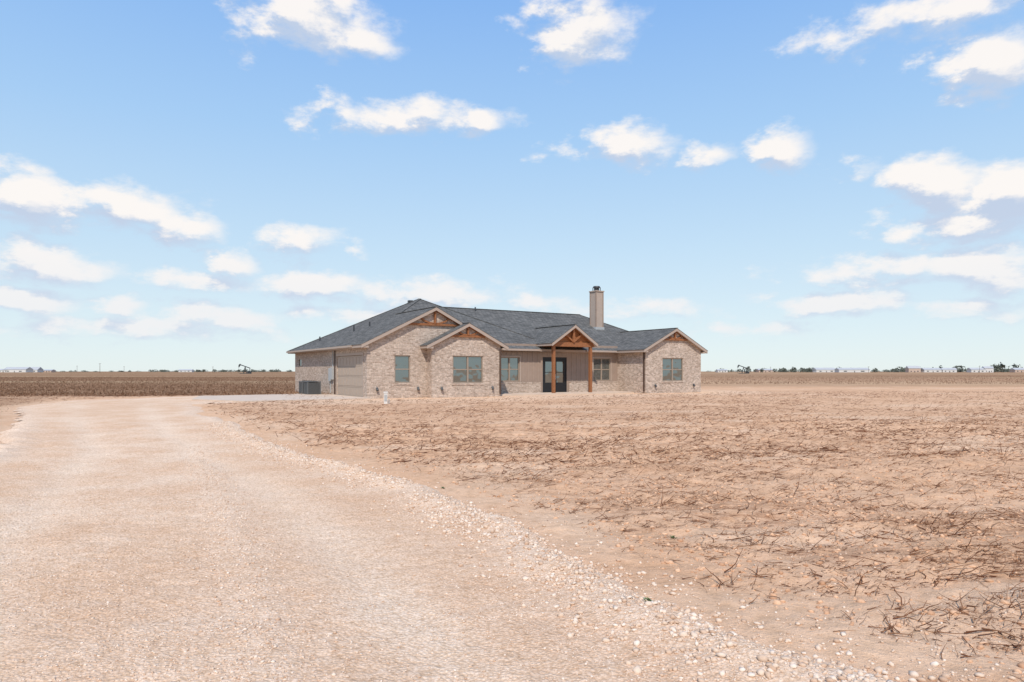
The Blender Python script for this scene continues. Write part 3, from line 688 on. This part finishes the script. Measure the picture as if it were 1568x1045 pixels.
azn=mth('ARCTAN2',sx.outputs[0],sx.outputs[1]);eln=mth('ARCSINE',sx.outputs[2])
def fieldat(dz,dx=0):
    c=N('ShaderNodeCombineXYZ');t.links.new(mth('ADD',azn,dx),c.inputs[0]);t.links.new(mth('ADD',eln,dz),c.inputs[1])
    g=N('ShaderNodeGroup');g.node_tree=G;t.links.new(c.outputs[0],g.inputs[0]);return g.outputs[0]
D0=fieldat(0);D1=fieldat(.022,.004)
def mapr(v,a,b,c=0,d=1):
    x=N('ShaderNodeMapRange',interpolation_type='SMOOTHSTEP');x.inputs[1].default_value=a;x.inputs[2].default_value=b;x.inputs[3].default_value=c;x.inputs[4].default_value=d
    t.links.new(v,x.inputs[0]);return x.outputs[0]
cover=mapr(D0,-.18,.66)
lit=mapr(mth('SUBTRACT',D0,mth('MULTIPLY',D1,1.05)),-.34,.30)
sky=N('ShaderNodeTexSky',sky_type='NISHITA');sky.sun_disc=False;sky.sun_elevation=E;sky.sun_rotation=math.radians(185);sky.altitude=900;sky.air_density=1;sky.dust_density=.6;sky.ozone_density=1.2
STR=.11;K=1/STR
def mixc(f,a,b,mode='MIX'):
    x=N('ShaderNodeMix',data_type='RGBA',blend_type=mode)
    for v,i in ((f,0),(a,6),(b,7)):
        if isinstance(v,(int,float)):x.inputs[i].default_value=v
        elif isinstance(v,tuple):x.inputs[i].default_value=(*v,1)
        else:t.links.new(v,x.inputs[i])
    return x.outputs[2]
rp=N('ShaderNodeValToRGB');e=rp.color_ramp.elements
stops=[(0,(.80,.90,.92)),(.08,(.73,.87,.94)),(.20,(.60,.80,.97)),(.38,(.42,.67,.99)),(.6,(.26,.51,.97)),(1,(.16,.40,.90))]
while len(e)<len(stops):e.new(.5)
for i,(p,c) in enumerate(stops):e[i].position=p;e[i].color=(*c,1)
t.links.new(mth('MULTIPLY',eln,1.15,True),rp.inputs[0])
hz=mixc(1.,rp.outputs[0],(K,K,K),'MULTIPLY')
skyc=mixc(.85,sky.outputs[0],hz)
cw=mixc(lit,(.55*K,.64*K,.80*K),(1.0*K,.95*K,.91*K))
hzf=mapr(eln,.03,.22,.4,0)
cw=mixc(hzf,cw,(.77*K,.80*K,.88*K))
fin=mixc(mth('MULTIPLY',cover,mapr(eln,.0,.2,.75,.95)),skyc,cw)
bg=N('ShaderNodeBackground');bg.inputs[1].default_value=STR;t.links.new(fin,bg.inputs[0])
out=N('ShaderNodeOutputWorld');t.links.new(bg.outputs[0],out.inputs[0])
# ---------------------------------------------------------------- camera
cd=bpy.data.cameras.new('camera');cd.sensor_width=36;cd.lens=F/1568*36;cd.shift_y=46.5/1568;cd.clip_end=20000;cd.clip_start=.05
co=bpy.data.objects.new('camera',cd);COL.objects.link(co);co.location=(0,0,HC);co.rotation_euler=(math.radians(90),0,0);scene.camera=co
